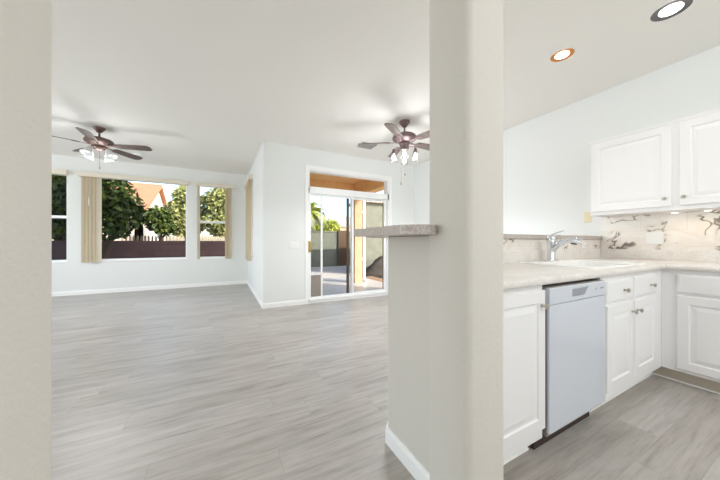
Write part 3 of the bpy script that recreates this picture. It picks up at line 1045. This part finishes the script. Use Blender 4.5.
def fan(name, label, loc, zc, zm, phase, r, mb, mblade, lights, light_kind, pitch, lphase, zl, watts):
    x, y = loc
    t = thing(name, label, 'ceiling fan', (x, y, zc), 'ceiling fans')
    c = (x, y, 0)
    def lz(nm, pr, m, n=32, parent=t):
        bm = bmesh.new()
        lathe(bm, pr, c, n)
        return finish(nm, bm, m, parent, smooth=True, auto=45)
    lz('canopy', [(0.070, zc), (0.072, zc - 0.016), (0.062, zc - 0.03), (0.038, zc - 0.062), (0.026, zc - 0.078), (0.016, zc - 0.082)], mb)
    lz('downrod', [(0.012, zc - 0.078), (0.012, zm + 0.10)], mb, 14)
    lz('motor_housing', [(0.02, zm + 0.125), (0.03, zm + 0.105), (0.10, zm + 0.098), (0.150, zm + 0.082), (0.165, zm + 0.055), (0.162, zm + 0.035), (0.140, zm + 0.018), (0.115, zm + 0.006), (0.10, zm - 0.006), (0.06, zm - 0.012)], mb, 40)
    lz('switch_housing', [(0.065, zm - 0.010), (0.072, zm - 0.03), (0.062, zm - 0.055), (0.055, zl + 0.05), (0.060, zl + 0.03), (0.045, zl), (0.015, zl - 0.012)], mb)
    for k in range(5):
        a = R(phase + 72 * k)
        bm = blade_mesh(0.20, r, 0.135, pitch)
        M = Matrix.Translation((x, y, zm)) @ Matrix.Rotation(a, 4, 'Z')
        bmesh.ops.transform(bm, matrix=M, verts=bm.verts)
        b = finish('blade', bm, mblade, t)
        bm = bmesh.new()
        prism(bm, [(0.085, -0.018), (0.17, -0.012), (0.21, -0.032), (0.275, -0.030), (0.275, 0.030), (0.21, 0.032), (0.17, 0.012), (0.085, 0.018)], -0.009, -0.003)
        bmesh.ops.transform(bm, matrix=M @ Matrix.Rotation(pitch * 0.9, 4, 'X'), verts=bm.verts)
        finish('blade_bracket', bm, mb, b)
    for k in range(lights):
        a = R(lphase + 360 / lights * k)
        dx, dy = math.cos(a), math.sin(a)
        q = lambda rr_, z: (x + dx * rr_, y + dy * rr_, z)
        bm = bmesh.new()
        if light_kind == 'bell':
            tube(bm, [q(0.04, zl + 0.03), q(0.085, zl + 0.035), q(0.115, zl + 0.015), q(0.125, zl - 0.005)], 0.009, 10)
            arm = finish('light_arm', bm, mb, t, smooth=True, auto=50)
            ax = Vector((dx * 0.5, dy * 0.5, -1)).normalized()
            X_, Y_, Z_ = frame_of(ax)
            o = Vector(q(0.122, zl + 0.006))
            bm = bmesh.new()
            lathe(bm, [(0.022, 0), (0.026, 0.015), (0.040, 0.035), (0.052, 0.07), (0.062, 0.105), (0.072, 0.125), (0.070, 0.125), (0.060, 0.105), (0.049, 0.07), (0.037, 0.036), (0.018, 0.016)], o, 24, X_, Y_, Z_, True, True)
            s = finish('glass_shade', bm, FROST, arm, smooth=True, auto=60)
            bm = bmesh.new()
            lathe(bm, [(0.008, 0.02), (0.014, 0.04), (0.024, 0.07), (0.020, 0.09), (0.008, 0.10)], o, 14, X_, Y_, Z_)
            finish('bulb', bm, BULB, s, smooth=True)
        else:
            tube(bm, [q(0.04, zl + 0.035), q(0.09, zl + 0.055), q(0.135, zl + 0.045), q(0.145, zl + 0.02)], 0.006, 10)
            arm = finish('light_arm', bm, mb, t, smooth=True, auto=50)
            o = Vector(q(0.145, zl + 0.025))
            bm = bmesh.new()
            lathe(bm, [(0.010, 0.008), (0.020, 0), (0.024, -0.03), (0.030, -0.05), (0.030, -0.058), (0.01, -0.058)], o, 20)
            sc = finish('socket', bm, mb, arm, smooth=True, auto=45)
            bm = bmesh.new()
            lathe(bm, [(0.030, -0.056), (0.040, -0.075), (0.048, -0.11), (0.048, -0.165), (0.046, -0.17), (0.045, -0.165), (0.045, -0.11), (0.037, -0.076), (0.027, -0.057)], o, 22, cap0=False, cap1=False)
            finish('glass_jar', bm, JAR, sc, smooth=True)
            bm = bmesh.new()
            lathe(bm, [(0.012, -0.058), (0.014, -0.075), (0.026, -0.105), (0.030, -0.125), (0.022, -0.145), (0.008, -0.152)], o, 16)
            finish('bulb', bm, BULB, sc, smooth=True)
    for kind, pw in (('POINT', 0.28), ('SPOT', 0.88)):
        d = bpy.data.lights.new('fan_lamp', kind)
        d.energy = watts * pw
        d.color = (0.96, 0.98, 1.0)
        d.shadow_soft_size = 0.22
        if kind == 'SPOT':
            d.spot_size = R(178)
            d.spot_blend = 0.6
        o = bpy.data.objects.new('fan_lamp', d)
        C.objects.link(o)
        o.parent = t
        o.location = (0, 0, zl - 0.19 - zc)
    return t
f1 = fan('ceiling_fan', 'dark five blade ceiling fan with frosted bell shades over the living room', (-1.58, 5.18), 2.757, 2.495, 57, 0.66, FANBR, BLADE1, 4, 'bell', R(-13), 287 + 45, 2.425, 60)
bm = bmesh.new()
tube(bm, [(-1.56, 5.13, 2.43), (-1.56, 5.13, 2.16)], 0.0022, 6)
tube(bm, [(-1.56, 5.13, 2.17), (-1.56, 5.13, 2.135)], 0.007, 8)
finish('pull_chain', bm, FANBR, f1)
f2 = fan('ceiling_fan', 'rose bronze ceiling fan with clear glass jar lamps beside the column', (2.217, 2.937), ZC, 2.455, 0, 0.64, FANPK, BLADE2, 4, 'jar', R(-13), 233, 2.335, 84)
for (ox, oy, z1, nm, m) in ((-0.03, -0.05, 2.03, 'pull_chain', FANPK), (-0.07, -0.02, 1.90, 'pull_chain', FANPK)):
    bm = bmesh.new()
    tube(bm, [(2.217 + ox, 2.937 + oy, 2.33), (2.217 + ox, 2.937 + oy, z1)], 0.0018, 6)
    ch = finish(nm, bm, m, f2)
    bm = bmesh.new()
    lathe(bm, [(0.003, z1 + 0.0), (0.008, z1 - 0.01), (0.008, z1 - 0.04), (0.003, z1 - 0.05)], (2.217 + ox, 2.937 + oy, 0), 10)
    finish('chain_fob', bm, BRASS if z1 < 2 else FANPK, ch, smooth=True)

# ceiling vent and smoke detector
vt = thing('ceiling_vent', 'grey louvred air vent in the ceiling beside the rose bronze fan', 'vent', (2.19, 3.94, ZC))
vx0, vx1, vy0, vy1 = 2.03, 2.36, 3.80, 4.09
bm = bmesh.new()
frame_ring(bm, vx0, vx1, vy0, vy1, 0.028, 0.007, lambda u, v, q: (u, v, ZC - q))
finish('frame', bm, PLATE, vt)
finish('duct_opening', bx((vx0 + 0.027, vy0 + 0.027, ZC - 0.003), (vx1 - 0.027, vy1 - 0.027, ZC - 0.001)), VENTD, vt)
for k in range(9):
    bm = bmesh.new()
    yy = vy0 + 0.042 + 0.0262 * k
    rbox(bm, ((vx0 + vx1) / 2, yy, ZC - 0.010), ((vx1 - vx0) / 2 - 0.028, 0.010, 0.0008), 'X', R(-38))
    finish('louvre', bm, VENTM, vt)
sd = thing('smoke_detector', 'small round white smoke detector on the ceiling behind the dark fan', 'smoke detector', (-1.46, 6.62, ceil_z(6.62)))
bm = bmesh.new()
zz = ceil_z(6.62)
lathe(bm, [(0.075, zz + 0.004), (0.075, zz - 0.012), (0.066, zz - 0.03), (0.03, zz - 0.036)], (-1.46, 6.62, 0), 28)
finish('housing', bm, PLATE, sd, smooth=True, auto=40)
bm = bmesh.new()
lathe(bm, [(0.032, zz - 0.034), (0.030, zz - 0.040), (0.01, zz - 0.041)], (-1.46, 6.62, 0), 20)
finish('cover', bm, VENTM, sd, smooth=True, auto=40)

# ------------------------------------------------------------------ outside
struct('ground', bx((-40, -12, -0.4), (40, 60, -0.18)), GRAVEL, 'pale gravel ground outside', 'ground')
struct('patio_floor', bx((0.76, YD + 0.16, -0.18), (4.4, 7.6, -0.04)), CONC, 'tan concrete patio floor outside the sliding door', 'patio')
bm = bmesh.new()
box(bm, (0.75, YD + 0.15, 2.62), (3.4, 6.55, 2.78))
box(bm, (0.75, 6.28, 2.30), (3.36, 6.52, 2.62))
box(bm, (3.12, YD + 0.15, 2.30), (3.36, 6.28, 2.62))
struct('patio_roof', bm, PSTUC, 'tan stucco patio roof with dropped edge beams', 'patio roof')
tag(finish('patio_post', bx((3.12, 6.29, -0.04), (3.35, 6.51, 2.299), 0.012), POSTST), 'cream stucco post carrying the patio roof corner', 'post')
dsn = thing('downspout', 'white downspout beside the cream patio post', 'downspout', (3.495, 6.46, -0.04))
bm = bmesh.new()
box(bm, (3.46, 6.43, 0.08), (3.53, 6.49, 2.62), 0.008)
box(bm, (3.46, 6.33, -0.03), (3.53, 6.49, 0.06), 0.008)
finish('pipe', bm, VINYL, dsn)
for z in (0.6, 1.9):
    finish('strap', bx((3.352, 6.425, z), (3.535, 6.495, z + 0.03)), VINYL, dsn)

tag(finish('block_wall', bx((-14, 11.0, -0.18), (1.6, 11.2, 1.13)), BLOCK), 'low dark brown block wall behind the garden windows', 'wall')
gw = thing('garden_wall', 'grey stucco garden wall beyond the patio', 'wall', (6.5, 13.1, -0.18))
finish('panel', bx((1.6, 13.0, -0.18), (12.0, 13.2, 1.60)), GWALL, gw)
finish('cap', bx((1.6, 12.97, 1.60), (12.0, 13.23, 1.66)), GWALL, gw)
gt = thing('garden_gate', 'dark brown gate leaf in front of the grey garden wall', 'gate', (5.75, 12.9, -0.18))
for k in range(4):
    finish('board', bx((5.45 + 0.13 * k, 12.90, -0.12), (5.57 + 0.13 * k, 12.93, 1.70)), BRONZE, gt)
for z in (0.2, 1.4):
    finish('rail', bx((5.45, 12.931, z), (5.96, 12.96, z + 0.09)), BRONZE, gt)

nb = thing('neighbour_building', 'grey green stucco building with rounded eave tiles right of the patio post', 'building', (7.0, 10.5, -0.18))
finish('wall', bx((4.95, 9.0, -0.18), (10.5, 10.3, 2.62)), GWALL, nb)
for k in range(26):
    bm = bmesh.new()
    tube(bm, [(4.95 + 0.21 * k, 8.80, 2.70), (4.95 + 0.21 * k, 9.5, 2.96)], 0.085, 10)
    finish('eave_tile', bm, HOUSE, nb, smooth=True, auto=50)
bm = bmesh.new()
loops(bm, [[(4.85, y, z) for y, z in ((8.85, 2.62), (8.85, 2.68), (9.65, 2.98), (10.45, 2.68), (10.45, 2.62))], [(10.6, y, z) for y, z in ((8.85, 2.62), (8.85, 2.68), (9.65, 2.98), (10.45, 2.68), (10.45, 2.62))]])
finish('roof', bm, TILEG, nb)

def heap(label, c, rx, ry, h):
    bm = bmesh.new()
    rng = random.Random(3)
    rings = []
    for j in range(7):
        t = j / 6
        ring = []
        for i in range(26):
            a = 2 * PI * i / 26
            k = (1 - t) * (1 + rng.uniform(-.10, .10)) + 0.02
            ring.append((c[0] + rx * k * math.cos(a), c[1] + ry * k * math.sin(a), c[2] + h * (1 - (1 - t) ** 1.5) * (1 + rng.uniform(-.08, .08))))
        rings.append(ring)
    loops(bm, rings)
    return tag(finish('soil_heap', bm, HEAP, smooth=True), label, 'heap')
heap('dark heap of soil against the grey green building wall', (5.35, 8.35, -0.18), 0.9, 0.55, 0.75)

struct('house_roof', bx((-6.6, -3.4, 3.151), (3.9, 7.70, 3.9)), HOUSE, 'unseen stucco roof block raised to shade the garden', 'roof')  # unseen roof mass, height set to throw shadow over the block wall
struct('sun_block_slab', bx((-7.5, -8.5, 2.75), (11, -3.11, 2.95)), TRIM, 'unseen slab added behind the camera to block the sun', 'roof')  # added out of view only to keep direct sun off the back

# neighbour house with tiled roof behind the block wall
hs = thing('house', 'cream neighbour house with orange clay tile roof and bright gable end', 'house', (-8.6, 20.1, -0.18))
HX = -3.25
finish('wall', bx((-14.0, 16.9, -0.18), (HX - 0.25, 23.3, 2.70)), HOUSE_SHADE, hs)
bm = bmesh.new()
loops(bm, [[(x, y, z) for y, z in ((16.9, -0.18), (16.9, 2.72), (20.1, 4.40), (23.3, 2.72), (23.3, -0.18))] for x in (HX - 0.6, HX - 0.22)])
finish('gable_wall', bm, HOUSE, hs)
bm = bmesh.new()
pr = [(16.4, 2.60), (16.4, 2.75), (20.1, 4.62), (23.8, 2.75), (23.8, 2.60), (20.1, 4.45)]
loops(bm, [[(x, y, z) for y, z in pr] for x in (-14.4, HX)])
finish('roof', bm, TILE, hs)
bm = bmesh.new()
frame_ring(bm, 19.6, 20.6, 1.2, 2.2, 0.08, 0.05, lambda u, v, q: (HX - 0.22 + q, u, v))
wf = finish('window_frame', bm, VINYL, hs)
finish('window_pane', bx((HX - 0.225, 19.67, 1.27), (HX - 0.20, 20.53, 2.13)), SLOT, wf)

h2 = thing('house', 'distant house with grey roof above the grey garden wall', 'house', (10.5, 24, -0.18))
finish('wall', bx((7.6, 22, -0.18), (14, 28, 2.5)), HOUSE, h2)
bm = bmesh.new()
loops(bm, [[(7.2, y, z) for y, z in ((21.5, 2.45), (21.5, 2.6), (25, 3.7), (28.5, 2.6), (28.5, 2.45))], [(14.4, y, z) for y, z in ((21.5, 2.45), (21.5, 2.6), (25, 3.7), (28.5, 2.6), (28.5, 2.45))]])
finish('roof', bm, TILEG, h2)

# picket rail on the wall between the trees
pk = thing('picket_fence', 'weathered picket fence rising behind the dark block wall', 'fence', (-1.3, 13.2, -0.18))
for k in range(34):
    xx = -3.4 + 0.115 * k
    bm = bmesh.new()
    prism(bm, [(xx, -0.18), (xx + 0.06, -0.18), (xx + 0.06, 1.30), (xx + 0.03, 1.36), (xx, 1.30)], 13.2, 13.22, lambda u, v, q: (u, q, v))
    finish('picket', bm, PICK, pk)
for z in (0.2, 1.0):
    finish('rail', bx((-3.4, 13.221, z), (0.6, 13.26, z + 0.08)), PICK, pk)

# trees
def foliage_bm(blobs, n, size, seed):
    rng = np.random.default_rng(seed)
    vs, fs = [], []
    tot = sum(b[3] * b[4] * b[5] for b in blobs)
    for (cx, cy, cz, rx, ry, rz) in blobs:
        k = max(40, int(n * rx * ry * rz / tot))
        d = rng.normal(size=(k, 3))
        d /= np.linalg.norm(d, axis=1)[:, None]
        rad = rng.random(k) ** 0.45
        p = d * rad[:, None] * np.array([rx, ry, rz]) + np.array([cx, cy, cz])
        u = rng.normal(size=(k, 3)); u /= np.linalg.norm(u, axis=1)[:, None]
        v = np.cross(u, rng.normal(size=(k, 3))); v /= np.linalg.norm(v, axis=1)[:, None]
        s = size * rng.uniform(0.6, 1.3, size=(k, 1))
        u, v = u * s, v * s * 0.55
        for a in range(k):
            b0 = len(vs)
            vs += [tuple(p[a] - u[a]), tuple(p[a] + v[a]), tuple(p[a] + u[a]), tuple(p[a] - v[a])]
            fs.append((b0, b0 + 1, b0 + 2, b0 + 3))
    bm = bmesh.new()
    bv = [bm.verts.new(q) for q in vs]
    for f in fs:
        bm.faces.new([bv[i] for i in f])
    return bm

def tree(label, base, trunk, blobs, n, size, mat, seed, name='tree', group='garden trees'):
    t = thing(name, label, 'tree', base, group)
    bm = bmesh.new()
    for pts, r in trunk:
        tube(bm, pts, r, 10)
    finish('trunk', bm, BARK, t, smooth=True)
    o = finish('foliage', foliage_bm(blobs, n, size, seed), mat, t)
    return t
tree('dark green tree filling the left of the wide picture window', (-3.0, 10.0, -0.18),
     [([(-3.0, 10.0, -0.18), (-2.95, 10.0, 0.7), (-2.7, 9.95, 1.5), (-2.4, 9.9, 2.6)], [0.11, 0.09, 0.07, 0.03]), ([(-2.95, 10.0, 0.7), (-3.5, 10.05, 1.5), (-3.9, 10, 2.6)], [0.07, 0.05, 0.02])],
     [(-3.15, 9.8, 2.5, 0.95, 0.7, 0.85), (-2.45, 9.8, 2.0, 0.5, 0.55, 0.6), (-3.2, 9.9, 3.4, 1.1, 0.7, 0.6), (-3.75, 9.9, 1.6, 0.45, 0.5, 0.4), (-2.75, 9.8, 1.5, 0.45, 0.5, 0.4) ],
     4000, 0.10, LEAFD, 1)
tree('dark leaning tree behind the narrow left edge window', (-4.5, 12.3, -0.18),
     [([(-4.5, 12.3, -0.18), (-4.6, 12.3, 0.9), (-4.85, 12.3, 1.6), (-5.0, 12.3, 2.6)], [0.12, 0.10, 0.08, 0.03]), ([(-4.6, 12.3, 0.9), (-4.4, 12.2, 1.6), (-4.2, 12.3, 2.4)], [0.06, 0.05, 0.02])],
     [(-4.75, 12.3, 2.5, 0.9, 0.6, 0.9), (-4.75, 12.3, 1.6, 0.7, 0.5, 0.5)], 3600, 0.10, LEAFD, 2)
tree('small dark green tree in front of the cream gable', (-2.15, 12.6, -0.18),
     [([(-2.15, 12.6, -0.18), (-2.1, 12.6, 1.0), (-2.0, 12.5, 2.0)], [0.08, 0.06, 0.02])],
     [(-2.15, 12.5, 1.95, 0.5, 0.5, 0.5), (-1.9, 12.5, 1.6, 0.4, 0.4, 0.3)], 900, 0.10, LEAFD, 3)
tree('tall pale olive tree right of the cream gable', (-1.4, 14.6, -0.18),
     [([(-1.4, 14.6, -0.18), (-1.4, 14.6, 1.5), (-1.35, 14.5, 3.2)], [0.14, 0.11, 0.04])],
     [(-1.5, 14.5, 2.2, 0.9, 0.7, 0.9), (-1.4, 14.5, 3.1, 0.6, 0.6, 0.6)], 6000, 0.10, LEAFO, 4)
tree('broad pale olive tree filling the right single hung window', (0.7, 14.2, -0.18),
     [([(0.7, 14.2, -0.18), (0.75, 14.2, 1.4), (0.6, 14.1, 3.0)], [0.13, 0.10, 0.04])],
     [(0.3, 14.2, 2.9, 1.15, 0.8, 0.85), (0.4, 14.1, 2.0, 1.2, 0.7, 0.75)], 9000, 0.10, LEAFO, 5)
tree('yellow green shrub rising above the grey garden wall', (5.4, 13.9, -0.18),
     [([(5.4, 13.9, -0.18), (5.4, 13.9, 1.5)], [0.06, 0.03])],
     [(5.4, 13.9, 1.85, 0.6, 0.4, 0.5), (4.7, 13.9, 1.7, 0.4, 0.35, 0.4)], 1500, 0.08, LEAFY, 6, 'shrub')

# palm seen through the patio door
pm = thing('palm_tree', 'yellow green palm beyond the patio door', 'tree', (3.55, 12.0, -0.18))
bm = bmesh.new()
tube(bm, [(3.55, 12.0, -0.18), (3.57, 12.0, 1.2), (3.6, 12.0, 2.5)], [0.14, 0.11, 0.09], 12)
finish('trunk', bm, BARK, pm, smooth=True)
rng = random.Random(8)
for k in range(40):
    a = rng.uniform(0, 2 * PI)
    el = rng.uniform(-0.4, 1.3)
    L = rng.uniform(0.8, 1.1)
    bm = bmesh.new()
    spine = []
    for i in range(9):
        s = i / 8
        rr_ = L * s * math.cos(el) * (1 - 0.08 * s)
        zz = 2.55 + L * (s * math.sin(el) - 0.55 * s * s)
        spine.append(Vector((3.6 + rr_ * math.cos(a), 12.0 + rr_ * math.sin(a), zz)))
    tube(bm, spine, [0.012 * (1 - 0.09 * i) for i in range(9)], 5)
    sd_ = Vector((-math.sin(a), math.cos(a), 0))
    for i in range(1, 9):
        for h in (0, 0.5):
            if i == 8 and h:
                continue
            p = spine[i] if not h else (spine[i] + spine[min(8, i + 1)]) / 2
            fw = (spine[i] - spine[i - 1]).normalized()
            for sgn in (-1, 1):
                tip = p + sd_ * sgn * 0.26 + fw * 0.16 + Vector((0, 0, -0.07))
                w_ = fw * 0.03
                vs = [bm.verts.new(q) for q in (p - w_, p + w_, tip)]
                bm.faces.new(vs)
    finish('frond', bm, LEAFY, pm)
